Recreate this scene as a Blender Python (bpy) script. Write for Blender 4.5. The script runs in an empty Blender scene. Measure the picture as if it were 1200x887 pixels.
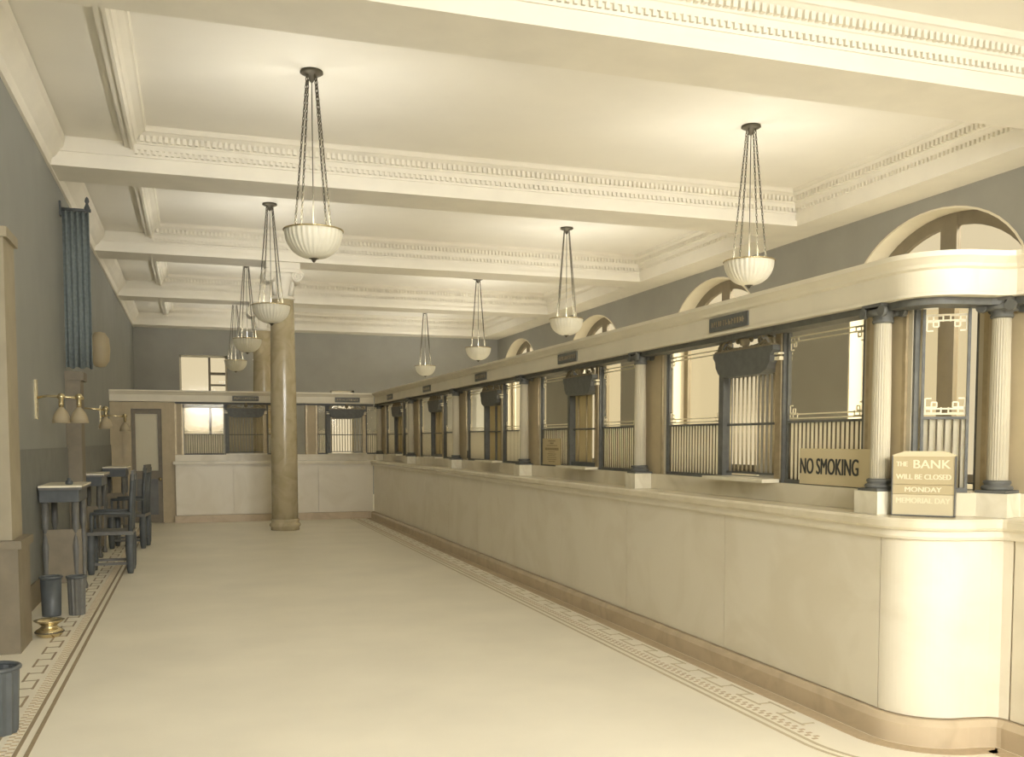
import bpy, math, random
from mathutils import Vector
random.seed(7)
PI = math.pi
sc = bpy.context.scene
COL = sc.collection

# ------------------------------------------------------------------ camera
cam_d = bpy.data.cameras.new('camera'); cam = bpy.data.objects.new('camera', cam_d); COL.objects.link(cam)
cam.location = (0, 0, 1.5)
cam.rotation_euler = (math.radians(90 - 3.4), 0, math.radians(-18.4353))
cam_d.sensor_width = 36; cam_d.lens = 33.6; cam_d.shift_y = 139.04 / 1200
cam_d.clip_start = .05; cam_d.clip_end = 200
sc.camera = cam
# ------------------------------------------------------------------ light
LAMP_W = 56                                              # each bowl lamp
w = bpy.data.worlds.new('overcast_sky'); sc.world = w; w.use_nodes = True
bg = w.node_tree.nodes['Background']; bg.inputs[0].default_value = (.76, .66, .47, 1); bg.inputs[1].default_value = 1.0
vs = sc.view_settings
vs.view_transform = 'Standard'; vs.look = 'None'; vs.gamma = 1; vs.use_curve_mapping = False; vs.exposure = 0.0
FRONT_WINDOWS = [(-.2, 2.1), (2.9, 5.0), (5.8, 7.9)]       # x ranges of the street windows behind the camera
for i, (x0, x1) in enumerate(FRONT_WINDOWS):
    ld = bpy.data.lights.new('street_daylight', 'AREA'); ld.shape = 'RECTANGLE'
    ld.size = x1 - x0; ld.size_y = 3.2; ld.energy = 600; ld.color = (1, .99, .97)
    lo = bpy.data.objects.new('street_daylight', ld); COL.objects.link(lo)
    lo.location = ((x0 + x1) / 2, -3.9, 3.6); lo.rotation_euler = (math.radians(90 - 28), 0, 0)           # daylight falls in from above

for i in range(5):                                          # the same daylight at the arched side windows
    ld = bpy.data.lights.new('side_daylight', 'AREA'); ld.shape = 'RECTANGLE'
    ld.size = 2.6; ld.size_y = 1.6; ld.energy = 420; ld.color = (1, .99, .97)
    lo = bpy.data.objects.new('side_daylight', ld); COL.objects.link(lo)
    lo.location = (10.3, 4.33 + 5.07 * i, 5.6); lo.rotation_euler = Vector((-4.2, 0, -5.2)).to_track_quat('-Z', 'Y').to_euler()
sun_d = bpy.data.lights.new('sun', 'SUN'); sun_d.energy = 3; sun_d.angle = .02; sun_d.color = (1, .97, .9)
sun = bpy.data.objects.new('sun', sun_d); COL.objects.link(sun); sun.location = (14, -4, 12)
sun.rotation_euler = Vector((-.5, .9, -.62)).to_track_quat('-Z', 'Y').to_euler()

# ------------------------------------------------------------------ materials
def srgb(c):
    return tuple(((v / 255) / 12.92 if v / 255 <= .04045 else ((v / 255 + .055) / 1.055) ** 2.4) for v in c) + (1,)
MATS = {}
def mat(name, c, rough=.7, metal=0., var=.06, scale=6., bump=0., bscale=60., spec=.4):
    if name in MATS: return MATS[name]
    m = bpy.data.materials.new(name); m.use_nodes = True; nt = m.node_tree; b = nt.nodes['Principled BSDF']
    b.inputs['Roughness'].default_value = rough; b.inputs['Metallic'].default_value = metal
    b.inputs['Specular IOR Level'].default_value = spec
    tc = nt.nodes.new('ShaderNodeTexCoord'); n = nt.nodes.new('ShaderNodeTexNoise')
    n.inputs['Scale'].default_value = scale; n.inputs['Detail'].default_value = 4
    nt.links.new(tc.outputs['Object'], n.inputs['Vector'])
    r = nt.nodes.new('ShaderNodeValToRGB'); base = srgb(c)
    r.color_ramp.elements[0].position = .3; r.color_ramp.elements[1].position = .7
    r.color_ramp.elements[0].color = tuple(v * (1 - var) for v in base[:3]) + (1,)
    r.color_ramp.elements[1].color = tuple(min(1, v * (1 + var)) for v in base[:3]) + (1,)
    nt.links.new(n.outputs['Fac'], r.inputs['Fac']); nt.links.new(r.outputs['Color'], b.inputs['Base Color'])
    if bump:
        n2 = nt.nodes.new('ShaderNodeTexNoise'); n2.inputs['Scale'].default_value = bscale
        nt.links.new(tc.outputs['Object'], n2.inputs['Vector'])
        bp = nt.nodes.new('ShaderNodeBump'); bp.inputs['Strength'].default_value = bump; bp.inputs['Distance'].default_value = .01
        nt.links.new(n2.outputs['Fac'], bp.inputs['Height']); nt.links.new(bp.outputs['Normal'], b.inputs['Normal'])
    MATS[name] = m; return m
def marble(name, c1, c2, rough=.25, scale=2.2):
    m = mat(name, c1, rough, var=0); nt = m.node_tree
    n = [x for x in nt.nodes if x.type == 'TEX_NOISE'][0]; n.inputs['Scale'].default_value = scale
    n.inputs['Detail'].default_value = 9; n.inputs['Distortion'].default_value = 1.6
    r = [x for x in nt.nodes if x.type == 'VALTORGB'][0]
    r.color_ramp.elements[0].color = srgb(c2); r.color_ramp.elements[1].color = srgb(c1)
    r.color_ramp.elements[0].position = .36; r.color_ramp.elements[1].position = .55
    return m
def clear_glass(name, tint=(1, .98, .92)):
    m = bpy.data.materials.new(name); m.use_nodes = True; nt = m.node_tree; nt.nodes.clear()
    o = nt.nodes.new('ShaderNodeOutputMaterial'); mx = nt.nodes.new('ShaderNodeMixShader')
    t = nt.nodes.new('ShaderNodeBsdfTransparent'); t.inputs[0].default_value = tint + (1,)
    g = nt.nodes.new('ShaderNodeBsdfGlossy'); g.inputs['Roughness'].default_value = .08
    mx.inputs[0].default_value = .015
    nt.links.new(t.outputs[0], mx.inputs[1]); nt.links.new(g.outputs[0], mx.inputs[2])
    nt.links.new(mx.outputs[0], o.inputs[0]); MATS[name] = m; return m
def translucent(name, c, mix=.5, rough=.35, bump=0, bscale=90):
    m = mat(name, c, rough, var=.05, bump=bump, bscale=bscale); nt = m.node_tree
    o = [x for x in nt.nodes if x.type == 'OUTPUT_MATERIAL'][0]; b = nt.nodes['Principled BSDF']
    t = nt.nodes.new('ShaderNodeBsdfTranslucent'); t.inputs[0].default_value = srgb(c)
    mx = nt.nodes.new('ShaderNodeMixShader'); mx.inputs[0].default_value = mix
    nt.links.new(b.outputs[0], mx.inputs[1]); nt.links.new(t.outputs[0], mx.inputs[2]); nt.links.new(mx.outputs[0], o.inputs[0])
    return m
plaster = mat('cream_plaster', (244, 239, 226), .85, var=.02, scale=1.5)
plaster_trim = mat('moulded_plaster', (238, 232, 216), .8, var=.03, scale=3)
wall_paint = mat('tan_wall_paint', (160, 158, 148), .7, var=.05, scale=2)
wall_left_paint = mat('grey_wall_paint', (146, 148, 142), .55, var=.05, scale=2)
dado_paint = mat('dark_dado_paint', (142, 140, 132), .6, var=.05, scale=2)
floor_m = mat('pale_terrazzo', (241, 234, 214), .42, var=.05, scale=1.2)
inlay_dark = mat('grey_brown_mosaic', (158, 141, 112), .5, var=.1, scale=40)
inlay_right = mat('glare_paled_mosaic', (198, 184, 152), .5, var=.08, scale=40)  # right border: the mosaic paled in colour to stand for glare
inlay_pink = mat('pinkish_mosaic', (192, 172, 140), .5, var=.08, scale=30)
counter_m = marble('cream_marble', (238, 229, 207), (232, 222, 198), .3, 1.4)
base_m = marble('dark_marble_base', (206, 187, 156), (194, 175, 144), .35, 3)
ledge_m = marble('ledge_marble', (232, 222, 196), (222, 211, 182), .25, 2)
cornice_m = mat('cornice_oak_cream', (230, 221, 197), .5, var=.04, scale=4)
shaft_m = mat('pale_column_stone', (190, 181, 156), .45, var=.03, scale=8)
pier_m = mat('tan_pier_stone', (188, 172, 138), .5, var=.06, scale=8)
bigcol_m = marble('polished_column_marble', (196, 183, 150), (183, 169, 135), .14, 3.0)
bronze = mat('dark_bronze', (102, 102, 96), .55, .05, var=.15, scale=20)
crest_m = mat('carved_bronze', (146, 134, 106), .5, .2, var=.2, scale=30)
bronze_lt = mat('pale_bronze', (176, 160, 128), .4, .4, var=.12, scale=20)  # paler bronze; on the teller posts it stands for their highlight
gilt = mat('pale_gilt', (240, 229, 196), .4, .0, var=.04)
bar_m = mat('bronze_bar', (124, 114, 94), .45, .3, var=.1, scale=20)
bar_lt = mat('bright_bar', (196, 182, 148), .4, .3, var=.1, scale=20)
sill_m = marble('white_sill_marble', (238, 230, 206), (226, 217, 190), .25, 4)
blue_wood = mat('blue_black_wood', (86, 90, 90), .4, var=.15, scale=10)
dark_wood = mat('dark_brown_wood', (104, 103, 97), .4, var=.15, scale=10)
desk_panel = mat('grey_brown_desk_wood', (128, 118, 98), .5, var=.1, scale=8)
blue_cloth = mat('dark_blue_cloth', (124, 132, 130), .9, var=.15, scale=30, bump=.3, bscale=200)
brass = mat('polished_brass', (205, 190, 150), .18, .85, var=.05)
dark_metal = mat('dark_lamp_metal', (84, 78, 64), .6, .1, var=.1)
chain_m = mat('chain_metal', (84, 78, 62), .7, .0, var=.1)
card = mat('cream_card', (212, 197, 158), .8, var=.02)
card_lt = mat('pale_card', (208, 195, 160), .8, var=.02)
strip_tan = mat('tan_sign_strip', (186, 170, 132), .8, var=.03)
ink = mat('black_ink', (70, 70, 66), .8, var=.1)
ink_faint = mat('faded_ink', (140, 124, 92), .8, var=.1)
white_ink = mat('white_letter_paint', (228, 216, 184), .7, var=.02)
paper = mat('notice_paper', (196, 180, 140), .85, var=.03)
frame_dark = mat('dark_window_frame', (136, 126, 106), .5, var=.08)
lower_wall_m = mat('dark_grey_lower_wall', (120, 122, 116), .5, var=.1, scale=5)
jamb_m = mat('white_jamb_paint', (236, 227, 202), .7, var=.02)
bowl_m = translucent('white_ribbed_glass', (244, 239, 220), .02)
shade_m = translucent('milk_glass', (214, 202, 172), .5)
pebble = translucent('pebbled_obscure_glass', (255, 251, 238), .72, .3, bump=.9, bscale=55)
blind_m = translucent('cream_blind', (214, 202, 164), .45, .8)
glass = clear_glass('clear_glass')
building_m = mat('pale_brick_building', (226, 214, 186), .9, var=.06, scale=3)
office_floor_m = mat('office_linoleum', (140, 128, 100), .6, var=.06)

# ------------------------------------------------------------------ mesh helpers
class MB:
    def __init__(s): s.v = []; s.f = []; s.sm = []
    def add(s, vs_, fs, smooth=False):
        o = len(s.v); s.v += [tuple(p) for p in vs_]
        for f in fs: s.f.append(tuple(i + o for i in f)); s.sm.append(smooth)
        return s
    def box(s, x0, y0, z0, x1, y1, z1):
        return s.add([(x0,y0,z0),(x1,y0,z0),(x1,y1,z0),(x0,y1,z0),(x0,y0,z1),(x1,y0,z1),(x1,y1,z1),(x0,y1,z1)],
                     [(0,3,2,1),(4,5,6,7),(0,1,5,4),(1,2,6,5),(2,3,7,6),(3,0,4,7)])
    def obox(s, c, ux, uy, hx, hy, z0, z1):          # upright box, plan axes ux uy
        p = []
        for z in (z0, z1):
            for a, b in ((-1,-1),(1,-1),(1,1),(-1,1)):
                p.append((c[0]+a*hx*ux[0]+b*hy*uy[0], c[1]+a*hx*ux[1]+b*hy*uy[1], z))
        return s.add(p, [(0,3,2,1),(4,5,6,7),(0,1,5,4),(1,2,6,5),(2,3,7,6),(3,0,4,7)])
    def lathe(s, prof, n=20, c=(0,0,0), rib=0, ribn=2, smooth=True):
        vs_ = []; 
        for r, z in prof:
            for i in range(n):
                a = 2*PI*i/n; rr = r*(1+rib*(1 if (i % ribn == 0) else 0)) if rib else r
                vs_.append((c[0]+rr*math.cos(a), c[1]+rr*math.sin(a), c[2]+z))
        fs = []
        for k in range(len(prof)-1):
            for i in range(n):
                j = (i+1) % n
                fs.append((k*n+i, k*n+j, (k+1)*n+j, (k+1)*n+i))
        s.add(vs_, fs, smooth)
        o = len(s.v) - len(vs_)
        if prof[0][0] > 1e-4: s.f.append(tuple(o+i for i in reversed(range(n)))); s.sm.append(False)
        if prof[-1][0] > 1e-4: s.f.append(tuple(o+(len(prof)-1)*n+i for i in range(n))); s.sm.append(False)
        return s
    def tube(s, pts, r, n=8, closed=False):
        pts = [Vector(p) for p in pts]; m = len(pts); vs_ = []
        rs = r if isinstance(r, (list, tuple)) else [r]*m
        prev = None
        for i, p in enumerate(pts):
            a = pts[i-1] if (i or closed) else p; b = pts[(i+1) % m] if (i < m-1 or closed) else p
            t = (b-a).normalized()
            u = prev - t*prev.dot(t) if prev is not None else t.cross(Vector((0,0,1)) if abs(t.z) < .9 else Vector((1,0,0)))
            if u.length < 1e-6: u = t.orthogonal()
            u.normalize(); prev = u; q = t.cross(u)
            for k in range(n):
                a_ = 2*PI*k/n; vs_.append(p + (u*math.cos(a_) + q*math.sin(a_))*rs[i])
        fs = []
        for i in range(m if closed else m-1):
            j = (i+1) % m
            for k in range(n):
                l = (k+1) % n; fs.append((i*n+k, i*n+l, j*n+l, j*n+k))
        o = len(s.v); s.add(vs_, fs, True)
        if not closed:
            s.f.append(tuple(o+k for k in reversed(range(n)))); s.sm.append(False)
            s.f.append(tuple(o+(m-1)*n+k for k in range(n))); s.sm.append(False)
        return s
    def cyl(s, a, b, r, n=16): return s.tube([a, b], r, n)
    def sweep(s, prof, path, closed=False):
        """profile [(d, z)] carried along a plan path; d to the right of travel, corners mitred"""
        m = len(path); P = [Vector((p[0], p[1])) for p in path]; vs_ = []; k = len(prof)
        for i in range(m):
            d1 = (P[i]-P[i-1]).normalized() if (i or closed) else None
            d2 = (P[(i+1) % m]-P[i]).normalized() if (i < m-1 or closed) else None
            d1 = d1 or d2; d2 = d2 or d1
            n1 = Vector((d1.y, -d1.x)); n2 = Vector((d2.y, -d2.x)); nn = (n1+n2).normalized(); sc_ = 1/max(.35, nn.dot(n1))
            for d, z in prof: vs_.append((P[i].x+nn.x*d*sc_, P[i].y+nn.y*d*sc_, z))
        fs = []
        for i in range(m if closed else m-1):
            j = (i+1) % m
            for a in range(k):
                b = (a+1) % k; fs.append((i*k+a, i*k+b, j*k+b, j*k+a))
        o = len(s.v); s.add(vs_, fs)
        if not closed:
            s.f.append(tuple(o+a for a in range(k))); s.sm.append(False)
            s.f.append(tuple(o+(m-1)*k+a for a in reversed(range(k)))); s.sm.append(False)
        return s
    def prism(s, poly, fn, a, b):                    # polygon (p,q) pushed from a to b through fn(p,q,t)
        k = len(poly)
        return s.add([fn(p, q, a) for p, q in poly] + [fn(p, q, b) for p, q in poly],
                     [tuple(range(k)), tuple(reversed(range(k, 2*k)))] + [(i, k+i, k+(i+1) % k, (i+1) % k) for i in range(k)])
    def build(s, name, m, parent=None):
        me = bpy.data.meshes.new(name); me.from_pydata(s.v, [], s.f); me.update()
        import bmesh
        bm = bmesh.new(); bm.from_mesh(me); bmesh.ops.recalc_face_normals(bm, faces=bm.faces); bm.to_mesh(me); bm.free()
        me.polygons.foreach_set('use_smooth', s.sm)
        me.materials.append(m)
        o = bpy.data.objects.new(name, me); COL.objects.link(o)
        if parent: o.parent = parent
        return o
def shift(mb, dx, dy, dz):
    mb.v = [(x+dx, y+dy, z+dz) for x, y, z in mb.v]; return mb
def tag(o, label, cat, group=None):
    o['label'] = label; o['category'] = cat
    if group: o['group'] = group
    return o
def struct(o): o['kind'] = 'structure'; return o
def stuff(o): o['kind'] = 'stuff'; return o
def thing(name, label, cat, loc=(0,0,0), rz=0, group=None):
    o = bpy.data.objects.new(name, None); COL.objects.link(o); o.empty_display_size = .1
    o.location = loc; o.rotation_euler = (0, 0, rz)
    return tag(o, label, cat, group)
def copy_tree(o, parent=None):
    c = o.copy(); COL.objects.link(c)
    if parent: c.parent = parent
    for ch in list(o.children): copy_tree(ch, c)
    return c
def instance(me_obj, name, parent, loc=None):
    c = bpy.data.objects.new(name, me_obj.data); COL.objects.link(c)
    if parent: c.parent = parent
    if loc: c.location = loc
    return c
def lettering(text, m, parent, loc, rot, height, width=None, bold=0., name='lettering', depth=.0012):
    cu = bpy.data.curves.new(name, 'FONT'); cu.body = text; cu.size = 1; cu.extrude = 0
    cu.align_x = 'CENTER'; cu.align_y = 'CENTER'; cu.resolution_u = 4
    t = bpy.data.objects.new('tmp', cu); COL.objects.link(t); bpy.context.view_layer.update()
    me = bpy.data.meshes.new_from_object(t.evaluated_get(bpy.context.evaluated_depsgraph_get()))
    bpy.data.objects.remove(t)
    xs = [v.co.x for v in me.vertices]; ys = [v.co.y for v in me.vertices]
    cx, cy = (max(xs)+min(xs))/2, (max(ys)+min(ys))/2; sx = (width/(max(xs)-min(xs))) if width else height/(max(ys)-min(ys)); sy = height/(max(ys)-min(ys))
    for v in me.vertices: v.co = ((v.co.x-cx)*sx, (v.co.y-cy)*sy, 0)
    if bold:                                              # heavier strokes: the outline overprinted a little to each side
        vv = [tuple(v.co) for v in me.vertices]; ff = [tuple(p.vertices) for p in me.polygons]; k = MB()
        for q, dx in enumerate((-bold, 0, bold)): k.add([(a+dx, b, q*.0002) for a, b, c in vv], ff)
        me = bpy.data.meshes.new(name); me.from_pydata(k.v, [], k.f); me.update()
    me.materials.clear(); me.materials.append(m); me.name = name
    o = bpy.data.objects.new(name, me); COL.objects.link(o); o.parent = parent; o.location = loc; o.rotation_euler = rot
    return o

# ------------------------------------------------------------------ the room
XL, XR, YF, YB = -1.4, 8.4, -2.5, 26.5
ZS, ZC, ZT = 4.4, 4.86, 5.2              # beam soffit, coffer ceiling, top of shell
struct(MB().box(XL-.3, YF-.4, -.2, XR+.4, YB+.3, 0).build('floor', floor_m))
struct(MB().box(XL-.3, YF-.4, ZC, XR+.4, YB+.3, ZT).build('ceiling', plaster))
wl = struct(MB().box(XL-.3, YF, 0, XL, YB, ZC).build('wall_left', wall_left_paint))
# right wall with arched windows
WYS = [9.4 + 5.07*k for k in range(4)] + [4.33]; WYS.sort()
HW, SPR, RISE, SILL, RX = 1.46, 3.22, 1.02, 1.0, .40
def arch(yc, hw, rise, n=24, z=SPR):
    return [(yc + hw*math.cos(PI*i/n), z + rise*math.sin(PI*i/n)) for i in range(n+1)]
mb = MB(); jb = MB()
edges = [YF] + [e for y in WYS for e in (y-HW, y+HW)] + [YB]
for i in range(0, len(edges), 2): mb.box(XR, edges[i], 0, XR+RX, edges[i+1], ZC)
for y in WYS:
    mb.box(XR, y-HW, 0, XR+RX, y+HW, SILL)
    a = arch(y, HW, RISE)
    for p, q in zip(a, a[1:]):
        for x in (XR, XR+RX):
            mb.add([(x, p[0], p[1]), (x, q[0], q[1]), (x, q[0], ZC), (x, p[0], ZC)], [(0,1,2,3)])
    # painted reveal lining
wr = struct(mb.build('wall_right', wall_paint))
# dark lower painting of the wall, and its cap
mb = MB()
for i in range(0, len(edges), 2): mb.box(XR-.012, edges[i], .0, XR, edges[i+1], 3.3)
for y in WYS: mb.box(XR-.012, y-HW, 0, XR, y+HW, SILL-.05)
struct(mb.build('trim_1', dado_paint))
for n_, y in enumerate(WYS):
    e = bpy.data.objects.new('window_%d' % (n_+1), None); COL.objects.link(e); e.location = (XR, y, 0); struct(e)
    a = arch(0, HW, RISE); loop = [(HW, SILL)] + a + [(-HW, SILL)]
    m1 = MB()
    for p, q in zip(loop, loop[1:]):
        s1, s2 = .985, .985
        m1.add([(-.004, p[0], p[1]), (RX, p[0], p[1]), (RX, q[0], q[1]), (-.004, q[0], q[1]),
                (-.004, p[0]*.985, SILL+(p[1]-SILL)*.993), (RX, p[0]*.985, SILL+(p[1]-SILL)*.993), (RX, q[0]*.985, SILL+(q[1]-SILL)*.993), (-.004, q[0]*.985, SILL+(q[1]-SILL)*.993)],
               [(0,1,2,3),(4,7,6,5),(0,3,7,4),(1,5,6,2)])
    m1.build('jamb_lining', jamb_m, e)
    m2 = MB(); ins = [(p[0]*.89, SILL+(p[1]-SILL)*.945) for p in loop]; out = [(p[0]*.985, SILL+(p[1]-SILL)*.992) for p in loop]
    for i in range(len(loop)-1):
        p, q, r, t = out[i], out[i+1], ins[i+1], ins[i]
        m2.prism([p, q, r, t], lambda u, v, x: (x, u, v), .27, .33)
    m2.box(.27, -HW*.985, SILL, .33, HW*.985, SILL+.1)
    m2.build('frame', frame_dark, e)
    MB().box(.265, -.13, SILL+.05, .335, .13, SPR+RISE*.95).build('mullion', frame_dark, e)
    for s_ in (-1, 1):
        pts = [(u, v) for u, v in ins if u*s_ > .13]
        pts = sorted(pts, key=lambda t: t[0])
        poly = [(s_*.13, SILL+.1)] + ([(s_*.13, SPR+RISE*.94)] if True else [])
        arc = sorted([q for q in pts if q[1] > SILL+.2], key=lambda t: t[0]*s_)
        poly += arc + [(s_*HW*.89, SILL+.1)]
        MB().prism(poly, lambda u, v, x: (x, u, v), .298, .302).build('pane', glass, e)
    MB().box(-.06, -HW-.06, SILL-.05, RX, HW+.06, SILL).build('window_sill', jamb_m, e)
# back wall
WA = (-.3, .9, 1.1, 3.73); WB = (3.6, 4.24, 1.0, 2.87)
mb = MB()
mb.box(XL, YB, 0, WA[0], YB+.3, ZC); mb.box(WA[0], YB, 0, WA[1], YB+.3, WA[2]); mb.box(WA[0], YB, WA[3], WA[1], YB+.3, ZC)
mb.box(WA[1], YB, 0, WB[0], YB+.3, ZC); mb.box(WB[0], YB, 0, WB[1], YB+.3, WB[2]); mb.box(WB[0], YB, WB[3], WB[1], YB+.3, ZC)
mb.box(WB[1], YB, 0, XR, YB+.3, ZC)
struct(mb.build('wall_back', wall_paint))
def sash(n_, W, vx, bars):
    x0, x1, z0, z1 = W
    e = bpy.data.objects.new('window_%d' % n_, None); COL.objects.link(e); e.location = ((x0+x1)/2, YB, z0); struct(e)
    w2, h = (x1-x0)/2, z1-z0
    f = MB(); t = .05
    f.box(-w2, .12, 0, -w2+t, .2, h).box(w2-t, .12, 0, w2, .2, h).box(-w2, .12, 0, w2, .2, t).box(-w2, .12, h-t, w2, .2, h)
    f.build('frame', jamb_m, e)
    if vx is not None: MB().box(vx-.03, .13, t, vx+.03, .19, h-t).build('mullion', frame_dark, e)
    for b0, b1, z, tt in bars: MB().box(b0, .125, z-tt, b1, .195, z+tt).build('glazing_bar', frame_dark, e)
    MB().box(-w2+t, .158, t, w2-t, .162, h-t).build('pane', glass, e)
    MB().box(-w2-.06, -.05, -.05, w2+.06, .1, 0).build('window_sill', jamb_m, e)
sash(6, WA, .15, [(.15, .55, 2.16, .035), (-.55, .55, 1.3, .045), (.15, .55, 1.86, .025)])
sash(7, WB, None, [(-.3, .3, 1.12, .03)])
# front wall with the street windows, behind the camera
mb = MB(); xs = [XL] + [e for a in FRONT_WINDOWS for e in a] + [XR]
for i in range(0, len(xs), 2): mb.box(xs[i], YF-.3, 0, xs[i+1], YF, ZC)
for x0, x1 in FRONT_WINDOWS: mb.box(x0, YF-.3, 0, x1, YF, 1.0); mb.box(x0, YF-.3, 4.2, x1, YF, ZC)
struct(mb.build('wall_front', wall_paint))

# ceiling: beams, soffits, coffer mouldings
BY = [-2.5, 1.7, 6.5, 11.3, 16.1, 20.9, 25.9]; BW = .6
XS0, XS1 = -.57, 7.83
tn = 2
def trim(mb_, m):
    global tn
    o = struct(mb_.build('trim_%d' % tn, m)); tn += 1; return o
beams = []
for y in BY:
    b = MB().box(XL, y, ZS, XS1, y+BW, ZC)
    for s_, yy in ((-1, y), (1, y+BW)):                       # bottom bead and fascia step
        ya, yb = sorted((yy, yy+s_*.035)); b.box(XL, ya, ZS, XS1, yb, ZS+.075)
        ya, yb = sorted((yy, yy+s_*.02)); b.box(XL, ya, ZS+.16, XS1, yb, ZS+.185)
    beams.append(trim(b, plaster_trim))
trim(MB().box(XS1, YF, ZS, XR, YB, ZC), plaster_trim)        # wide soffit along the right wall
b = MB().box(XL, YF, 4.72, XS0-.07, YB, ZC)                  # lower strip along the left wall
trim(b, plaster)
trim(MB().box(XS0-.07, YF, 4.66, XS0, YB, ZC), plaster_trim) # its edge rib
trim(MB().sweep([(0, ZS-.012), (.03, ZS-.012), (.05, ZS+.08), (.09, ZS+.12), (.16, ZS+.22), (.18, ZS+.30), (0, ZS+.30)], [(XL, YF), (XL, YB)]), plaster_trim)
crown = [(-.01, ZC-.22), (.02, ZC-.22), (.035, ZC-.17), (.05, ZC-.165), (.075, ZC-.10), (.13, ZC-.06), (.15, ZC-.055), (.15, ZC-.02), (.165, ZC+.01), (-.01, ZC+.01)]
dent = MB(); dent2 = MB()
for y0, y1 in zip([b_+BW for b_ in BY], BY[1:]):
    trim(MB().sweep(crown, [(XS0, y0), (XS0, y1), (XS1, y1), (XS1, y0)], True), plaster_trim)   # coffer crown
    # egg course under the crown and a lower dentil course
    x = XS0+.03
    while x < XS1-.06:
        for yy, s_ in ((y1, -1), (y0, 1)):
            ya, yb = sorted((yy+s_*.05, yy+s_*.105)); dent.box(x, ya, ZC-.15, x+.034, yb, ZC-.085)
            ya, yb = sorted((yy, yy+s_*.028)); dent2.box(x, ya, ZS+.195, x+.03, yb, ZS+.245)
        x += .062
    yy = y0+.05
    while yy < y1-.06:
        dent.box(XS1-.105, yy, ZC-.15, XS1-.05, yy+.034, ZC-.085); dent2.box(XS1-.028, yy, ZS+.195, XS1, yy+.03, ZS+.245)
        yy += .062
o = stuff(dent.build('egg_moulding', plaster_trim)); o.parent = beams[3]
o = stuff(dent2.build('dentil_moulding', plaster_trim)); o.parent = beams[3]

# ------------------------------------------------------------------ floor borders (inlaid mosaic)
FACE = [(3.30, 18.40), (3.30, 3.98)] + [(3.58-.28*math.cos(PI/2*i/20), 3.98-.28*math.sin(PI/2*i/20)) for i in range(1, 21)] + [(3.70, 3.675), (3.745, 3.645), (3.76, 3.60), (3.76, YF+.01)]
floor = bpy.data.objects['floor']
def strip(d0, d1, path, m, name='border_strip', h=.002):
    return MB().sweep([(d0, -.004), (d0, h), (d1, h), (d1, -.004)], path).build(name, m, floor)
# right hand border follows the counter; travel far to near so the room is on the right
strip(.06, .15, FACE, inlay_pink)
strip(.39, .41, FACE, inlay_right); strip(.445, .465, FACE, inlay_right)
LP = [(XL, YF), (XL, 18.3)]                                   # room on the right
strip(.555, .575, LP, inlay_dark); strip(.608, .63, LP, inlay_dark)
def fret(path_fn, length, name, m=inlay_dark):
    k = MB(); t = 0
    while t < length-.41:
        for a, b, d0, d1 in ((0, .25, .0, .014), (.205, .455, .085, .099)):
            k.add(*quadbox(path_fn, t+a, t+b, d0, d1))
        for a in (.0, .205): k.add(*quadbox(path_fn, t+a+.22, t+a+.234, .014, .085))
        t += .41
    return stuff(k.build(name, m, floor))
def quadbox(fn, a, b, d0, d1):
    pts = []
    for z in (-.004, .002):
        for t, d in ((a, d0), (b, d0), (b, d1), (a, d1)):
            x, y = fn(t, d); pts.append((x, y, z))
    return pts, [(0,3,2,1),(4,5,6,7),(0,1,5,4),(1,2,6,5),(2,3,7,6),(3,0,4,7)]
fret(lambda t, d: (XL+.36+d, YF+t), 20.5, 'key_border')
fret(lambda t, d: (3.12-d, 18.2-t), 14.2, 'key_border', inlay_right)
def dots(x0, ya, yb):
    k = MB(); y = ya
    while y < yb:
        k.box(x0, y, -.004, x0+.03, y+.018, .002); k.box(x0+.03, y+.03, -.004, x0+.06, y+.048, .002); y += .06
    return stuff(k.build('dotted_border', inlay_pink, floor))
dots(XL+.49, YF, 18.2); dots(2.93, 4.0, 18.2)

# ------------------------------------------------------------------ counters
ct = thing('counter', 'long cream marble counter running down the right side, rounded at the near end', 'counter', (3.6, 11, 0))
ct.location = (0, 0, 0)
def in_parent(mb_, name, m, p): return mb_.build(name, m, p)
inside = 3
# core body (far to near path, room on the right => d negative is behind)
MB().sweep([(-.02, .10), (-.02, 1.06), (-.50, 1.06), (-.50, .10)], FACE).build('body', counter_m, ct)
MB().sweep([(.05, 0), (.05, .10), (.03, .13), (-.45, .13), (-.45, 0)], FACE).build('base', base_m, ct)
MB().sweep([(.045, 1.062), (.055, 1.075), (.055, 1.105), (.045, 1.118), (-.55, 1.118), (-.55, 1.062)], FACE).build('ledge', ledge_m, ct)
MB().sweep([(.02, 1.015), (.03, 1.03), (.03, 1.060), (-.05, 1.060), (-.05, 1.015)], FACE).build('bed_moulding', counter_m, ct)
COLY = [4.14 + 2.837*k for k in range(6)]                     # the six screen columns, near to far
for k in range(6):                                            # facing slabs, joints open
    ya = COLY[k-1] if k > 1 else 3.985; yb = COLY[k]
    if k == 0: continue
    for j in range(2):
        a, b = ya+(yb-ya)*j/2, ya+(yb-ya)*(j+1)/2
        MB().box(3.30, a+.003, .135, 3.325, b-.003, 1.012).build('marble_panel', counter_m, ct)
MB().sweep([(0, .135), (0, 1.012), (-.025, 1.012), (-.025, .135)], FACE[1:-1]).build('curved_panel', counter_m, ct)
MB().box(3.76, YF+.01, .135, 3.785, 3.59, 1.012).build('marble_panel', counter_m, ct)
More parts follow.
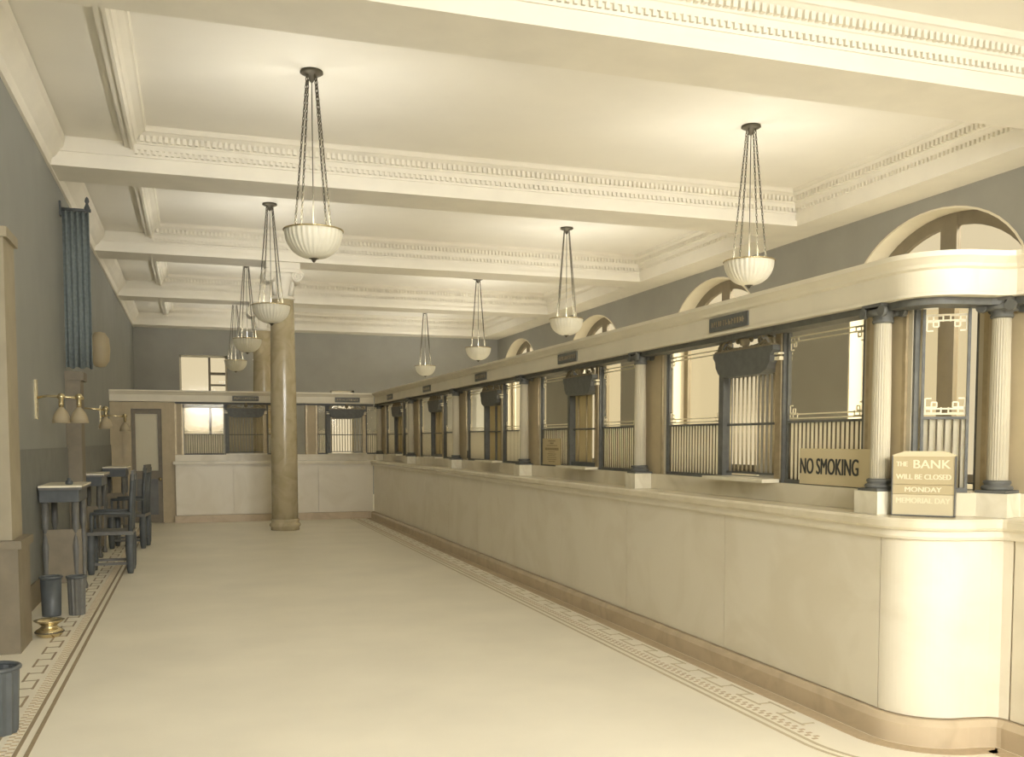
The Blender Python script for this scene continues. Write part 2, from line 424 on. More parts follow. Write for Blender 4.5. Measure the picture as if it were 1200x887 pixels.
# plinth under the screen
PL = [(3.47, 18.52), (3.47, 4.02), (3.54, 3.93), (3.72, 3.80), (3.90, 3.70), (3.95, 3.6), (3.95, YF+.01)]
MB().sweep([(0, 1.119), (0, 1.235), (-.30, 1.235), (-.30, 1.119)], PL).build('plinth', ledge_m, ct)
fc = thing('counter', 'cream marble counter across the far end between door and right counter', 'counter')
YC = 18.40
for i, (a, b) in enumerate(((-.31, .7), (.7, 1.45), (1.45, 2.25), (2.25, 3.29))):
    MB().box(a+.003, YC, .135, b-.003, YC+.025, 1.012).build('marble_panel', counter_m, fc)
MB().box(-.31, YC+.026, .1, 3.30, YC+.5, 1.06).build('body', counter_m, fc)
MB().box(-.33, YC-.04, 0, 3.24, YC+.4, .13).build('base', base_m, fc)
MB().box(-.35, YC-.05, 1.062, 3.24, YC+.6, 1.118).build('ledge', ledge_m, fc)
MB().box(-.31, YC+.13, 1.119, 3.46, YC+.45, 1.235).build('plinth', ledge_m, fc)

# ------------------------------------------------------------------ screen columns
def small_column(label, plabel, x, y, rz=0, lo=.20, hi=.20):
    t = thing('screen_column', label, 'column', (x, y, 1.119), rz, 'columns of the teller screen')
    MB().box(-.085, -.09, 0, .058, .09, .118).build('pedestal', sill_m, t)
    MB().box(-.075, -.075, .118, .075, .075, .132).lathe([(.07,.132),(.076,.142),(.07,.153),(.06,.157),(.06,.163),(.066,.168),(.064,.178),(.056,.182)], 20).build('base', bronze, t)
    # fluted shaft
    n = 48; prof = [(.049, .182), (.049, .45), (.047, .7), (.043, 1.0)]
    MB().lathe(prof, n, rib=-.05, smooth=False).build('shaft', shaft_m, t)
    c = MB().lathe([(.05,.985),(.055,.995),(.05,1.005),(.052,1.02),(.066,1.045),(.06,1.05)], 20)
    c.box(-.075, -.075, 1.066, .075, .075, 1.083)
    for sx in (-1, 1):
        for sy in (-1, 1):
            c.cyl((sx*.05, sy*.07-.0, 1.04), (sx*.075, sy*.07, 1.04), .027, 12)
        c.cyl((sx*.052, -.06, 1.04), (sx*.052, .06, 1.04), .02, 10)
    c.build('capital', bronze, t)
    t = thing('screen_pier', plabel, 'pier', (x, y, 1.119), rz, 'piers of the right screen')
    MB().box(.08, -lo, .117, .17, hi, 1.085).build('pier_body', pier_m, t)
    for s_, e0 in ((-1, lo), (1, hi)):
        for q, (o0, o1, pr, pe) in enumerate(((0, .025, .08, .16), (.025, .055, .095, .16), (.055, .07, .10, .13))):
            a, b_ = sorted((s_*(e0+o0), s_*(e0+o1))); MB().box(pr, a, .117, pe, b_, 1.085).build('pilaster_moulding', [bronze_lt, shaft_m, bronze][q], t)
    return t
ordn = ['nearest', 'second', 'third', 'fourth', 'fifth', 'sixth']
for k, y in enumerate(COLY):
    lab = ['pale fluted screen column at right end of the NO SMOKING card',
           'second pale screen column from the near end, left of the barred teller window',
           'third pale screen column along the right counter, right of the twin-blind teller window',
           'fourth pale screen column along the right counter, left of the twin-blind teller window',
           'fifth pale screen column along the right counter, next but one to the far corner',
           'pale screen column at the far corner where both counters meet'][k]
    small_column(lab, 'tan moulded pier behind the '+lab.split(',')[0].replace('pale ', ''), 3.41, y, 0, .055 if k == 0 else .20, .20)
small_column('pale fluted screen column right of the closing notice at the picture edge', 'tan moulded pier behind the column at the right picture edge', 3.82, 3.772, math.radians(20), .2, .10)
# ------------------------------------------------------------------ entablature (cornice) over the screens
ent = [(.0, 2.20), (.0, 2.215), (-.012, 2.218), (-.012, 2.325), (.005, 2.335), (.012, 2.350), (.035, 2.372), (.045, 2.380), (.045, 2.405), (-.28, 2.405), (-.28, 2.20)]
co = thing('screen_cornice', 'cream entablature over the right teller screen, curving round at the near end', 'cornice')
MB().sweep(ent, [(p[0]+.03, p[1]+.0) for p in FACE]).build('cornice_moulding', cornice_m, co)
MB().sweep([(-.08, 2.165), (-.08, 2.199), (-.22, 2.199), (-.22, 2.165)], FACE).build('head_rail', bronze, co)
cf = thing('screen_cornice', 'cream entablature over the far teller screen and the door beside it', 'cornice')
FP = [(XL, YC), (3.33, YC)]
MB().sweep([(d-.03, z) for d, z in ent], FP).build('cornice_moulding', cornice_m, cf)
MB().box(-.3, YC+.1, 2.165, 3.33, YC+.24, 2.199).build('head_rail', bronze, cf)
def nameplate(parent, loc, rz):
    e = MB().box(-.235, -.012, -.045, .235, 0, .045).build('nameplate', bronze, parent); e.location = loc; e.rotation_euler = (0, 0, rz)
    e['label'] = 'dark bronze nameplate with worn letters'
    k = MB(); x = -.2
    while x < .2:
        wd = random.uniform(.012, .024); k.box(x, -.0145, -.018, x+.006, -.011, .018)
        if random.random() < .7: k.box(x, -.0145, random.choice((-.018, -.003, .012)), x+wd, -.011, random.choice((-.012, .003, .018)))
        x += wd+.014
    q = k.build('worn_letters', bronze_lt, e); stuff(q)
for k in range(5): nameplate(co, (3.33+.012, COLY[k]+1.395, 2.272), -PI/2)
nameplate(cf, (.94, YC+.045-.03, 2.272), 0); nameplate(cf, (2.82, YC+.015, 2.272), 0)

# ------------------------------------------------------------------ screen panels and teller windows (built facing -Y along local X, placed by rotation)
bar_lo = MB().cyl((0, 0, 0), (0, 0, 1), .005, 6).build('bar', bar_m); COL.objects.unlink(bar_lo)
bar_hi = MB().cyl((0, 0, 0), (0, 0, 1), .0075, 6).build('bar', bar_lt); COL.objects.unlink(bar_hi)
Z0, ZG, ZH = 1.235, 1.615, 2.165
def fret_corner(mb_, x, z, sx, sz, y):
    t = .007
    def h(x0, x1, zz): a, b = sorted((x+sx*x0, x+sx*x1)); mb_.box(a, y-.002, z+sz*zz-t/2, b, y+.002, z+sz*zz+t/2)
    def v(z0, z1, xx): a, b = sorted((z+sz*z0, z+sz*z1)); mb_.box(x+sx*xx-t/2, y-.002, a, x+sx*xx+t/2, y+.002, b)
    h(0, .075, .0); v(0, .075, 0); h(0, .03, .075); v(0, .03, .075); v(0, .055, .03); h(.0, .055, .03); h(.03, .055, .055); v(.03, .055, .055)
def screen_panel(label, loc, rz, wd, near=True, thin=1.):
    t = thing('glazed_grille', label, 'grille', loc, rz, 'glazed grilles of the teller screen')
    h = wd/2
    f = MB().box(-h, -.02, 0, h, .02, .024); f.build('bottom_rail', bronze, t)
    MB().box(-h, -.013, ZG-Z0-.008, h, .013, ZG-Z0+.006).build('middle_rail', bronze, t)
    MB().box(-h, -.012, .024, -h+.014, .012, ZH-Z0).build('stile', bronze, t)
    MB().box(h-.014, -.012, .024, h, .012, ZH-Z0).build('stile', bronze, t)
    MB().box(-h+.014, .006, .024, h-.014, .012, ZG-Z0-.008).build('obscure_glass', pebble, t)
    MB().box(-h+.014, .004, ZG-Z0+.006, h-.014, .007, ZH-Z0).build('clear_glass', glass, t)
    n = int(round((wd-.04)/.041))
    for i in range(n):
        o = instance(bar_lo, 'bar', t, (-h+.02+(wd-.04)*(i+.5)/n, -.008, .024)); o.scale = (thin, thin, ZG-Z0-.032)
    g = MB(); zt = ZH-Z0-.03; zb = ZG-Z0+.02
    for zz in (zt, zt-.028, zb, zb+.026): g.box(-h+.015, -.0, zz-.004, h-.015, .004, zz+.004)
    if near:
        for sx in (-1, 1):
            fret_corner(g, sx*(h-.02), zt-.004, -sx, -1, .002); fret_corner(g, sx*(h-.02), zb+.004, -sx, 1, .002)
    stuff(g.build('gilt_border', gilt, t))
    return t
def teller(label, loc, rz, style='bars', tint=None):
    t = thing('teller_window', label, 'teller window', loc, rz, 'teller windows of the screen')
    for s_ in (-1, 1):
        a, b = sorted((s_*.31, s_*.37)); MB().box(a, -.045, 0, b, .03, ZH-Z0).build('post', bronze_lt if s_ > 0 else bronze, t)  # light painted in: right post pale as if lit, left post dark
        a, b = sorted((s_*.37, s_*.385)); MB().box(a, -.035, 0, b, .025, ZH-Z0).build('post_edge', bronze, t)
        c = MB(); 
        a, b = sorted((s_*.295, s_*.384)); c.box(a, -.075, .80, b, .03, .812)
        a, b = sorted((s_*.30, s_*.380)); c.box(a, -.065, .765, b, .03, .787); c.build('post_cap', gilt, t)
    # curved bronze hood with crest
    poly = [(-.36, .86), (-.36, .83), (-.33, .80), (-.325, .76), (-.29, .715), (-.22, .69), (.22, .69), (.29, .715), (.325, .76), (.33, .80), (.36, .83), (.36, .86)]
    hd = MB().prism(poly, lambda u, v, y: (u, y, v), -.10, .02); hd.build('hood', bronze, t)
    cr = MB()
    cr.tube([(.30*math.cos(PI*i/20), -.07, .868+.105*math.sin(PI*i/20)**.8) for i in range(21)], .010, 6)
    for s_ in (-1, 1):
        for cx, cz, r0 in ((.19, .905, .036), (.085, .925, .03)):
            cr.tube([(s_*(cx+r0*(1-i/26)*math.cos(i/22*2.2*PI+.6)), -.075, cz+r0*(1-i/26)*math.sin(i/22*2.2*PI+.6)) for i in range(23)], .008, 6)
        cr.tube([(s_*.335, -.07, .862), (s_*.325, -.07, .90), (s_*.30, -.07, .915), (s_*.285, -.07, .90)], .012, 6)
        cr.tube([(s_*.26, -.07, .868), (s_*.23, -.07, .90), (s_*.15, -.07, .88), (s_*.10, -.07, .875)], .009, 6)
    cr.lathe([(0, -.05), (.03, -.035), (.038, 0), (.028, .035), (0, .06)], 12, (0, -.075, .925))
    cr.box(-.34, -.10, .858, .34, -.03, .870)
    for i in range(-6, 7): cr.box(i*.045-.009, -.085, .870, i*.045+.009, -.05, .882)
    cr.build('crest', crest_m, t)
    MB().box(-.31, -.012, .365, .31, .012, .380).build('cross_rail', bronze, t)
    if style == 'bars':
        for i in range(12):
            o = instance(bar_hi, 'bar', t, (-.285+.57*i/11, 0, .05)); o.scale = (1, 1, .65)
        MB().box(-.31, -.012, .04, .31, .012, .055).build('bottom_rail', bronze, t)
    elif style == 'blind':
        for s_ in (-1, 1): 
            a, b = sorted((s_*.008, s_*.305)); MB().box(a, .012, .01, b, .02, .70).build('blind', blind_m, t)
        MB().box(-.008, -.012, .01, .008, .012, .70).build('mullion', bronze, t)
    else:
        for i in range(3): 
            o = instance(bar_hi, 'bar', t, (-.2+.2*i, 0, .01)); o.scale = (1, 1, .69)
        MB().box(-.305, -.03, .004, .30, .03, .06).build('coin_tray', blue_wood, t)
        MB().box(-.305, .012, .06, .1, .018, .70).build('blind', blind_m, t)
    MB().box(-.37, -.17, .0, .37, .0, .022).build('sill', sill_m, t)
    return t
SX = 3.53
styles = ['bars', 'tray', 'blind', 'tray', 'tray']
tl = ['teller window with open bars and carved bronze crest, left of the NO SMOKING card',
      'second teller window from the near end, dark tray above its white sill',
      'teller window closed by two cream blinds, midway along the right counter',
      'fourth teller window along the right counter, beyond the twin-blind window',
      'farthest teller window of the right counter, next to the far corner']
pa = ['behind the NO SMOKING card', 'left of the second screen column, right of the tray window', 'right of the twin-blind teller window',
      'right of the fourth teller window on the right counter', 'right of the farthest teller window on the right counter']
pb = ['left of the open barred teller window', 'bearing the long printed notice', 'left of the twin-blind teller window',
      'left of the fourth teller window on the right counter', 'left of the farthest teller window, at the far corner']
for k in range(5):
    y0, y1 = COLY[k], COLY[k+1]
    tc = y0+1.385
    teller(tl[k], (SX, tc, Z0), -PI/2, styles[k])
    a0, a1 = y0+.272, tc-.387; b0, b1 = tc+.387, y1-.272
    screen_panel('glazed grille '+pa[k], (SX, (a0+a1)/2, Z0), -PI/2, a1-a0, True, 1. if k < 2 else .45)
    screen_panel('glazed grille '+pb[k], (SX, (b0+b1)/2, Z0), -PI/2, b1-b0, True, 1. if k < 2 else .45)
# rounded corner panel beside the notice
p0, p1 = Vector((3.545, 4.005)), Vector((3.725, 3.87))
dv = (p1-p0); rz = math.atan2(dv.y, dv.x)
screen_panel('curved corner grille with white fret borders behind the closing notice', ((p0.x+p1.x)/2, (p0.y+p1.y)/2, Z0), rz, dv.length)
# near stretch beyond the picture edge
screen_panel('grille at the right picture edge beyond the last column', (3.99, 2.6, Z0), -PI/2, 1.6)
# far screen: panel | teller | panel | pier | panel | teller | panel
YS = YC+.2
def far_pier(x, w2, label):
    t = thing('screen_pier', label, 'pier', (x, YS, 1.235), 0, 'piers of the far screen')
    MB().box(-w2, -.06, 0, w2, .06, ZH-Z0+.03).build('pier_body', pier_m, t)
    for s_ in (-1, 1): 
        a, b = sorted((s_*w2, s_*(w2-.03))); MB().box(a, -.085, 0, b, -.06, ZH-Z0+.03).build('pilaster_moulding', bronze_lt, t)
far_pier(-.24, .07, 'narrow tan pier right of the far door')
far_pier(2.15, .11, 'tan pier of the far screen right of the tall marble pillar')
far_pier(1.62, .11, 'tan pier of the far screen hidden behind the tall marble pillar')
screen_panel('wide bright grille right of the far door, daylight window behind it', (.20, YS, Z0), 0, .72)
teller('teller window with dark bars on the far counter, left of the tall marble pillar', (.95, YS, Z0), 0, 'bars')
screen_panel('narrow grille directly left of the tall marble pillar', (1.42, YS, Z0), 0, .16)
screen_panel('grille of the far screen left of the brightly lit barred teller window', (2.35, YS, Z0), 0, .16)
teller('teller window with bars against a bright pane, right half of the far counter', (2.82, YS, Z0), 0, 'bars')
screen_panel('grille of the far screen at the inner corner of the two counters', (3.33, YS, Z0), 0, .24)

# ------------------------------------------------------------------ tall marble pillars
def pillar(label, x, y):
    t = thing('marble_pillar', label, 'pillar', (x, y, 0), 0, 'tall ionic pillars')
    MB().lathe([(.235, 0), (.235, .05), (.25, .06), (.262, .085), (.25, .11), (.232, .12), (.228, .14), (.236, .16), (.232, .18), (.218, .19)], 40).build('base', bigcol_m, t)
    MB().lathe([(.216, .19), (.216, 1.3), (.21, 2.2), (.198, 3.2), (.188, 3.84)], 40).build('shaft', bigcol_m, t)
    c = MB().lathe([(.19, 3.82), (.205, 3.84), (.205, 3.86), (.19, 3.87), (.195, 4.1), (.23, 4.16), (.255, 4.22), (.24, 4.25)], 32)
    c.box(-.27, -.27, 4.30, .27, .27, 4.40); c.box(-.25, -.25, 4.25, .25, .25, 4.30)
    c.build('capital', plaster_trim, t)
    for sx in (-1, 1):
        v = MB().cyl((sx*.235, -.22, 4.19), (sx*.235, .22, 4.19), .085, 20)
        for sy in (-1, 1):
            pts = []
            for i in range(44):
                a = i/43*5*PI; r = .105*(1-i/50); pts.append((sx*.235+sx*r*math.cos(a), sy*.225, 4.19+r*math.sin(a)))
            v.tube(pts, .017, 6)
            v.lathe([(0, -.03), (.026, -.015), (.03, 0), (.026, .015), (0, .03)], 10, (sx*.235, sy*.225, 4.19))
        v.build('volute', plaster_trim, t)
        lf = MB()
        for k in range(4):
            a = PI/2*k+PI/4; q = Vector((math.cos(a), math.sin(a), 0))
        for sy in (-1, 1):
            lf.tube([(sx*.12, sy*.17, 3.88), (sx*.14, sy*.205, 4.0), (sx*.15, sy*.235, 4.09), (sx*.16, sy*.25, 4.07)], [.04, .038, .03, .015], 8)
        lf.build('leaf', plaster_trim, t)
    return t
pillar('tall polished marble pillar with ionic capital standing before the far counter', 1.45, 16.42)
pillar('second tall marble pillar, mostly hidden behind the first, beyond the far screen', 1.45, 21.2)

# ------------------------------------------------------------------ pendant lamps
def pendant(label, x, y, zc=ZC):
    t = thing('pendant_lamp', label, 'pendant lamp', (x, y, zc), 0, 'hanging bowl lamps')
    zr = 3.42 - zc                                       # bowl rim
    c = MB().lathe([(.10, 0), (.105, -.018), (.085, -.03), (.035, -.045), (.02, -.09), (.012, -.10), (0, -.10)], 24).build('canopy', dark_metal, t)
    n = 72; prof = []
    for i in range(13):
        a = PI/2*i/12; prof.append((.265*math.sin(a)**.85 if i else 0, zr-.25*math.cos(a)))
    prof += [(.272, zr+.012), (.262, zr+.014), (.252, zr)]
    for i in range(11, -1, -1):
        a = PI/2*i/12; prof.append((.25*math.sin(a)**.85 if i else 0, zr-.235*math.cos(a)))
    MB().lathe(prof, 128, rib=-.05, ribn=4).build('bowl', bowl_m, t)
    MB().tube([(.27*math.cos(2*PI*i/32), .27*math.sin(2*PI*i/32), zr+.006) for i in range(32)], .008, 6, True).build('rim_band', brass, t)
    MB().lathe([(0, zr-.285), (.014, zr-.275), (.02, zr-.262), (.03, zr-.252), (.085, zr-.238), (.075, zr-.230), (0, zr-.232)], 16).build('finial', dark_metal, t)
    MB().cyl((0, 0, -.09), (0, 0, zr-.22), .005, 6).build('cord', dark_metal, t)
    ld = bpy.data.lights.new('lamp_light', 'POINT'); ld.energy = LAMP_W; ld.color = (1, .985, .955); ld.shadow_soft_size = .12
    lo = bpy.data.objects.new('lamp_light', ld); COL.objects.link(lo); lo.parent = t; lo.location = (0, 0, zr-.06)
    for k in range(4):
        a = PI/2*k + .5; ca, sa = math.cos(a), math.sin(a)
        A = Vector((.05*ca, .05*sa, -.03)); B = Vector((.20*ca, .20*sa, zr+.0)); d = B-A; L = d.length; d.normalize()
        u = d.cross(Vector((-sa, ca, 0))).normalized(); v = d.cross(u); ch = MB(); m = int(L/.036)
        for i in range(m):
            p = A + d*(L*(i+.5)/m); uu = u if i % 2 else v
            pts = [p + d*(.024*math.sin(2*PI*j/8)) + uu*(.0085*math.cos(2*PI*j/8)) for j in range(8)]
            ch.tube(pts, .0042, 4, True)
        ch.build('chain', chain_m, t)
    return t
LX = [(1.09, 9.05, 'white ribbed bowl lamp on chains, largest of all, near the left wall'),
      (1.10, 14.2, 'white ribbed bowl lamp hanging just in front of the tall marble pillar'),
      (1.02, 19.0, 'third bowl lamp of the left row, left of the tall marble pillar'),
      (1.02, 24.2, 'farthest and smallest bowl lamp of the left row, low against the back wall'),
      (5.73, 9.1, 'largest bowl lamp of the right row, beside the big arched window'),
      (5.68, 14.3, 'second bowl lamp of the right row, left of the second arched window'),
      (5.69, 19.3, 'third bowl lamp of the right row, above the middle of the screen cornice'),
      (5.76, 24.4, 'farthest bowl lamp of the right row, near the far screen corner')]
for x, y, l in LX: pendant(l, x, y)

# ------------------------------------------------------------------ signs
s = thing('no_smoking_sign', 'cream NO SMOKING card with bold black capitals leaning on the barred screen', 'sign', (3.492, 4.62, 1.24), -PI/2)
MB().box(-.325, -.006, 0, .325, .0, .212).build('card', card, s)
lettering('NO SMOKING', ink, s, (-.05, -.0075, .108), (PI/2, 0, 0), .094, .53, .004)
a, b = Vector((3.385, 4.015)), Vector((3.585, 3.795)); dv = b-a; rz = math.atan2(dv.y, dv.x)
s = thing('closing_notice', 'boxy notice with white letters on tan strips announcing a Monday closing, on the ledge', 'sign', ((a.x+b.x)/2, (a.y+b.y)/2, 1.119), rz)
W2 = dv.length/2; HT = .31
for z0, z1, m in ((.006, .108, card_lt), (.110, .157, strip_tan), (.159, .30, strip_tan)):
    MB().box(-W2+.006, -.012, z0, W2-.006, -.004, z1).build('sign_strip', m, s)
for s_ in (-1, 1):
    q0, q1 = sorted((s_*W2, s_*(W2-.006))); MB().box(q0, -.016, 0, q1, .05, HT-.006).build('side_edge', dark_wood, s)
MB().box(-W2, -.016, 0, W2, .05, .006).build('bottom_edge', dark_wood, s)
MB().prism([(-W2, .30), (-W2, .306), (-W2*.62, .326), (W2*.62, .328), (W2, .306), (W2, .30)], lambda u, v, y: (u, y, v), -.016, .05).build('top_flap', card_lt, s)
MB().box(-W2+.006, .0, .006, W2-.006, .045, .30).build('backing_box', card, s)
lettering('THE', white_ink, s, (-W2*.68, -.0125, .262), (PI/2, 0, 0), .024, .052, .0015)
lettering('BANK', white_ink, s, (W2*.26, -.0125, .262), (PI/2, 0, 0), .042, .17, .0015)
lettering('WILL BE CLOSED', white_ink, s, (0, -.0125, .198), (PI/2, 0, 0), .026, .255, .0015)
lettering('MONDAY', white_ink, s, (0, -.0125, .134), (PI/2, 0, 0), .025, .17, .0015)
lettering('MEMORIAL DAY', white_ink, s, (0, -.0125, .078), (PI/2, 0, 0), .027, .25, .0015)
s = thing('printed_notice', 'tan paper notice with lines of faded print on the screen panel beyond the second column', 'notice', (3.502, 9.20, 1.25), -PI/2)
MB().box(-.27, -.004, 0, .25, 0, .27).build('paper', paper, s)
k = MB()
for i, (z, hw, t) in enumerate(((.245, .10, .006), (.222, .05, .008), (.198, .15, .005), (.165, .19, .016), (.132, .09, .004), (.112, .12, .005), (.095, .10, .004), (.075, .13, .004), (.055, .12, .004), (.034, .09, .005))):
    x = -hw
    while x < hw:
        wd = random.uniform(.012, .03); k.box(x, -.0052, z-t, min(x+wd, hw), -.0039, z+t*.6); x += wd+.008
stuff(k.build('faded_print', ink_faint, s))
s = thing('small_card', 'small dark square card at the foot of the panel left of the twin-blind window', 'card', (3.50, 12.33, 1.262), -PI/2)
MB().box(-.07, -.004, 0, .07, 0, .10).build('card', bronze, s)

# ------------------------------------------------------------------ far door
d = bpy.data.objects.new('door_1', None); COL.objects.link(d); d.location = (-.79, YC+.12, 0); struct(d)
for s_ in (-1, 1):
    a, b_ = sorted((s_*.26, s_*.40)); MB().box(a, -.05, 0, b_, .06, 2.19).build('door_frame', pier_m, d)
MB().box(-.26, -.05, 2.07, .26, .06, 2.19).build('door_frame', pier_m, d)
lf = MB().box(-.255, -.01, .01, .255, .03, .95).box(-.255, -.01, 1.98, .255, .03, 2.065).box(-.255, -.01, .95, -.19, .03, 1.98).box(.19, -.01, .95, .255, .03, 1.98)
lf = lf.build('door_leaf', desk_panel, d)
MB().box(-.19, .005, .95, .19, .015, 1.98).build('door_pane', pebble, lf)
MB().box(-.18, -.018, .15, .18, -.01, .80).build('door_panel', dark_wood, lf)
kn = MB().lathe([(0, -.0), (.012, .0), (.012, .03), (.028, .04), (.03, .055), (.02, .068), (0, .07)], 14).build('door_knob', brass, lf)
kn.location = (.215, -.01, .80); kn.rotation_euler = (PI/2, 0, 0)
struct(MB().box(XL, YC+.10, 0, -1.19, YC+.2, 2.19).box(-.39, YC+.10, 0, -.31, YC+.2, 2.19).build('wall_far', pier_m))

# ------------------------------------------------------------------ left wall pilasters
mb = MB().box(XL, 7.44, .80, -1.215, 7.86, 2.90).box(XL, 7.42, 2.90, -1.19, 7.88, 2.97)
trim(mb, mat('dull_pilaster_paint', (160, 150, 126), .6))
trim(MB().box(XL, 7.40, 0, -1.175, 7.90, .74).box(XL, 7.38, .74, -1.15, 7.92, .80), desk_panel)
trim(MB().box(XL, 12.25, 0, -1.235, 12.6, 2.2).box(XL, 12.22, 2.2, -1.20, 12.63, 2.3), desk_panel)
trim(MB().box(XL, 7.92, .22, XL+.015, 12.24, 1.42).box(XL, 12.61, .22, XL+.015, 18.48, 1.42), lower_wall_m)  # darker grey sheet over the lower left wall
struct(MB().box(XL, YF, 0, XL+.03, 18.4, .22).build('baseboard_left', desk_panel))

# dark blue hanging on a bracket pole
t = thing('wall_hanging', 'long dark blue cloth hanging from a pole high on the left wall', 'hanging', (XL, 12.2, 0))
n = 26; v = []; f = []
zs = [2.34, 2.9, 3.5, 4.13]
for s_ in (0, 1):
    for j, z in enumerate(zs):
        for i in range(n+1):
            x = .02 + .29*i/n; v.append((x, .022*math.sin(i*1.15+.2*j)+(.012 if s_ else 0), z + (.012*math.sin(i*.7) if j == 0 else 0)))
R_ = (n+1)
for s_ in (0, 1):
    for j in range(len(zs)-1):
        for i in range(n):
            a = s_*R_*len(zs)+j*R_+i; f.append((a, a+1, a+1+R_, a+R_))
m4 = len(zs)*R_
for j in range(len(zs)-1):
    for i in (0, n): a = j*R_+i; f.append((a, a+R_, a+R_+m4, a+m4))
for j in (0, len(zs)-1):
    for i in range(n): a = j*R_+i; f.append((a, a+1, a+1+m4, a+m4))
MB().add(v, f, True).build('cloth', blue_cloth, t)
MB().cyl((0, .006, 4.15), (.33, .006, 4.15), .02, 10).build('pole', blue_wood, t)
MB().lathe([(.0, -.04), (.03, -.03), (.034, .0), (.02, .03), (.014, .05), (.026, .075), (.018, .11), (0, .13)], 12, (.29, .006, 4.18)).build('pole_finial', blue_wood, t)
MB().box(0, -.06, 4.07, .02, .07, 4.23).build('wall_plate', blue_wood, t)

# pale oval body added in place of a blurred glow on the wall
t = thing('glow_oval', 'pale oval standing in for a blurred glow on the left wall past the blue cloth', 'wall glow', (XL, 14.75, 2.78))
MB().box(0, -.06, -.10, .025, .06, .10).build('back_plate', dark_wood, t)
MB().lathe([(0, -.25), (.07, -.235), (.12, -.16), (.135, 0), (.12, .16), (.07, .235), (0, .25)], 28, (.18, 0, 0)).build('glow_body', shade_m, t)

# ------------------------------------------------------------------ check desks along the left wall
def check_desk(label, y, x1, ln=.85):
    t = thing('writing_desk', label, 'desk', (XL, y, 0), 0, 'standing writing desks along the left wall')
    dp = x1-XL
    MB().box(.03, 0, 1.035, dp, ln, 1.06).build('desk_top', dark_wood, t)
    MB().box(.03, -.006, 1.060, dp+.004, ln+.004, 1.078).build('glass_top', sill_m, t)
    MB().box(.03, .05, .92, dp-.03, ln-.05, 1.035).build('apron', blue_wood, t)
    MB().box(.06, .08, .15, dp-.02, .12, .66).build('side_panel', desk_panel, t)
    for yy in (.08, ln-.12):
        MB().lathe([(.03, 0), (.035, .03), (.02, .08), (.028, .3), (.036, .5), (.02, .62), (.034, .68), (.03, .92)], 14, (dp-.07, yy+.02, 0)).build('leg', dark_wood, t)
        MB().lathe([(.03, 0), (.035, .03), (.02, .08), (.028, .3), (.036, .5), (.02, .62), (.034, .68), (.03, .92)], 14, (.07, yy+.02, 0)).build('leg', dark_wood, t)
    return t
check_desk('nearest dark standing desk with pale top on the left wall', 9.78, -1.0)
check_desk('second dark standing desk with pale top, beyond the nearest one', 13.12, -1.08)
check_desk('third dark standing desk, farthest along the left wall near the door', 16.4, -1.0)
# inkwells
for i, (x, y, l) in enumerate(((-1.13, 10.0, 'small glass inkwell on the nearest standing desk'),)):
    t = thing('inkwell', l, 'inkwell', (x, y, 1.079)); MB().lathe([(.03, 0), (.035, .01), (.03, .035), (.015, .045), (.018, .06), (0, .062)], 12).build('pot', blue_wood, t)

def bracket_lamp(label, y, z, two=True):
    t = thing('bracket_lamp', label, 'lamp', (XL, y, z), 0, 'bell shaded bracket lamps on the left wall')
    MB().box(0, -.05, -.17, .018, .05, .20).build('back_plate', brass, t)
    MB().tube([(.01, 0, .03), (.10, 0, .05), (.2, 0, .045), (.42 if two else .36, 0, .03)], .012, 8).build('arm', brass, t)
    for x in ((.22, .375) if two else (.37,)):
        s_ = MB().lathe([(.0, -.055), (.018, -.055), (.03, -.07), (.055, -.105), (.073, -.15), (.082, -.205), (.078, -.205), (.07, -.15), (.05, -.105), (.026, -.07), (0, -.06)], 24, (x, 0, 0), rib=.03).build('bell_shade', shade_m, t)
        MB().lathe([(0, -.06), (.02, -.055), (.024, -.02), (.02, .015), (.034, .03), (.036, .05), (.024, .07), (0, .078)], 14, (x, 0, 0)).build('socket', brass, t)
        MB().lathe([(0, -.17), (.02, -.155), (.027, -.13), (.02, -.10), (.012, -.07), (0, -.065)], 12, (x, 0, 0)).build('light_bulb', bowl_m, t)
    return t
bracket_lamp('brass bracket lamp with two bell shades over the nearest standing desk', 10.0, 1.87)
bracket_lamp('brass bracket lamp with single bell shade, beyond the two-shaded one', 13.0, 1.85, False)
bracket_lamp('brass bracket lamp with single bell shade nearest the far door', 16.6, 1.85, False)

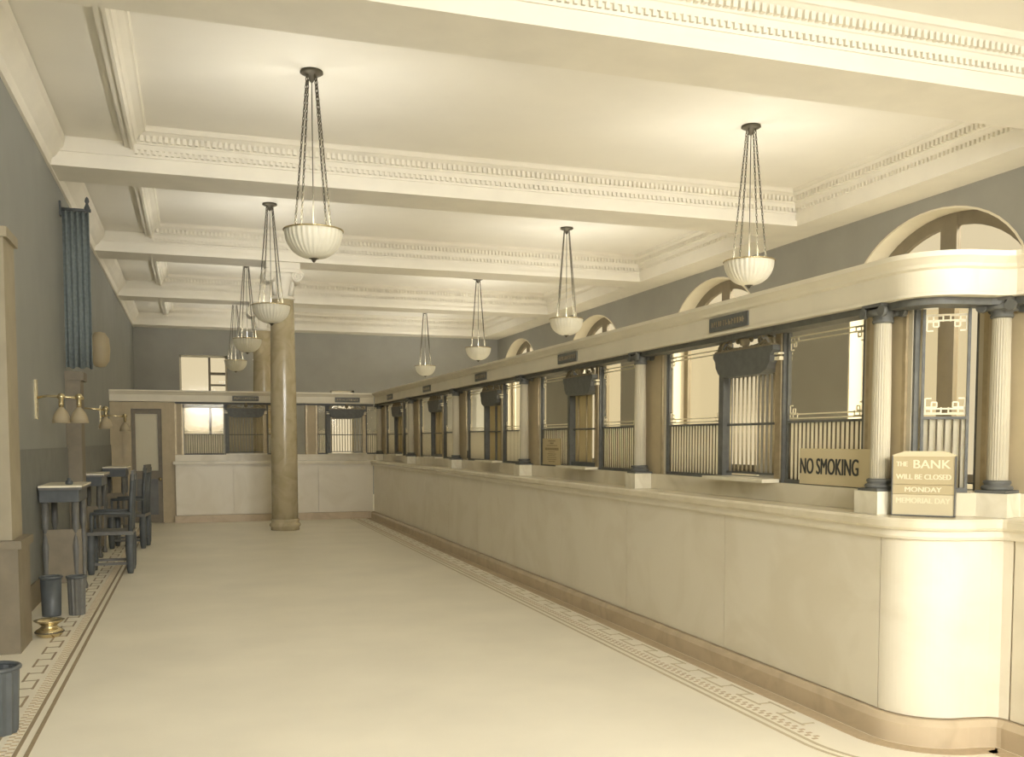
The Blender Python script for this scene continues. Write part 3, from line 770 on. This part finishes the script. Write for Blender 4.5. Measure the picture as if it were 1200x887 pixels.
# chair
t = thing('armchair', 'dark wooden armchair nearest the viewer, its legs on the floor border', 'chair', (-.90, 11.75, 0), 0, 'dark armchairs along the left wall')
MB().box(-.24, -.23, .44, .24, .23, .48).build('seat', dark_wood, t)
for sx in (-1, 1):
    for sy in (-1, 1):
        MB().lathe([(.03, 0), (.042, .06), (.05, .3), (.045, .44)], 10, (sx*.205, sy*.195, 0)).build('leg', blue_wood, t)
    MB().box(sx*.2-.012, -.17, .12, sx*.2+.012, .17, .15).build('stretcher', dark_wood, t)
for sy in (-1, 1): MB().box(-.17, sy*.2-.012, .10, .17, sy*.2+.012, .13).build('stretcher', dark_wood, t)
for sy in (-1, 1):
    MB().tube([(.215, sy*.2, .47), (.225, sy*.2, .8), (.25, sy*.2, 1.12)], .026, 8).build('back_post', blue_wood, t)
    MB().tube([(.22, sy*.21, .68), (0, sy*.22, .69), (-.2, sy*.22, .68)], .02, 8).build('armrest', blue_wood, t)
    MB().cyl((-.19, sy*.215, .47), (-.19, sy*.22, .68), .018, 8).build('arm_support', blue_wood, t)
MB().box(.235, -.23, 1.05, .262, .23, 1.16).build('top_rail', dark_wood, t)
for i in range(5): MB().cyl((.222, -.13+.065*i, .47), (.248, -.13+.065*i, 1.06), .01, 6).build('spindle', blue_wood, t)

c = copy_tree(t); c.location = (-.86, 14.4, 0); c.rotation_euler = (0, 0, -.12); c['label'] = 'second dark wooden armchair, farther along the left wall toward the door'

# waste bins and spittoon
def bin_(label, x, y, r, h, m, rib):
    t = thing('waste_bin', label, 'bin', (x, y, 0), 0, 'waste bins along the left wall')
    prof = [(r*.88, 0), (r*.9, .02), (r, h-.02), (r*.97, h-.02), (r*.86, .03), (0, .03)]
    MB().lathe(prof, 28, rib=rib, smooth=not rib).build('body', m, t)
    MB().tube([(r*math.cos(2*PI*i/28), r*math.sin(2*PI*i/28), h-.012) for i in range(28)], .012, 8, True).build('rim', blue_wood, t)
bin_('dark ribbed waste bin at the left picture edge, closest to the viewer', -.985, 5.42, .115, .35, blue_wood, -.07)
bin_('plain dark blue waste bin behind the brass spittoon', -1.175, 8.95, .085, .345, blue_wood, 0)
bin_('ribbed waste bin beside the plain one, on the floor border', -.975, 8.95, .075, .34, dark_wood, -.10)
t = thing('spittoon', 'low shiny brass spittoon on the floor by the left pilaster', 'spittoon', (-1.07, 8.0, 0))
MB().lathe([(.07, 0), (.085, .008), (.1, .03), (.098, .05), (.07, .068), (.055, .08), (.06, .092), (.1, .118), (.112, .128), (.105, .13), (.05, .095), (.045, .07), (0, .06)], 28).build('body', brass, t)
MB().tube([(.1*math.cos(2*PI*i/28), .1*math.sin(2*PI*i/28), .038) for i in range(28)], .006, 6, True).build('band', dark_metal, t)
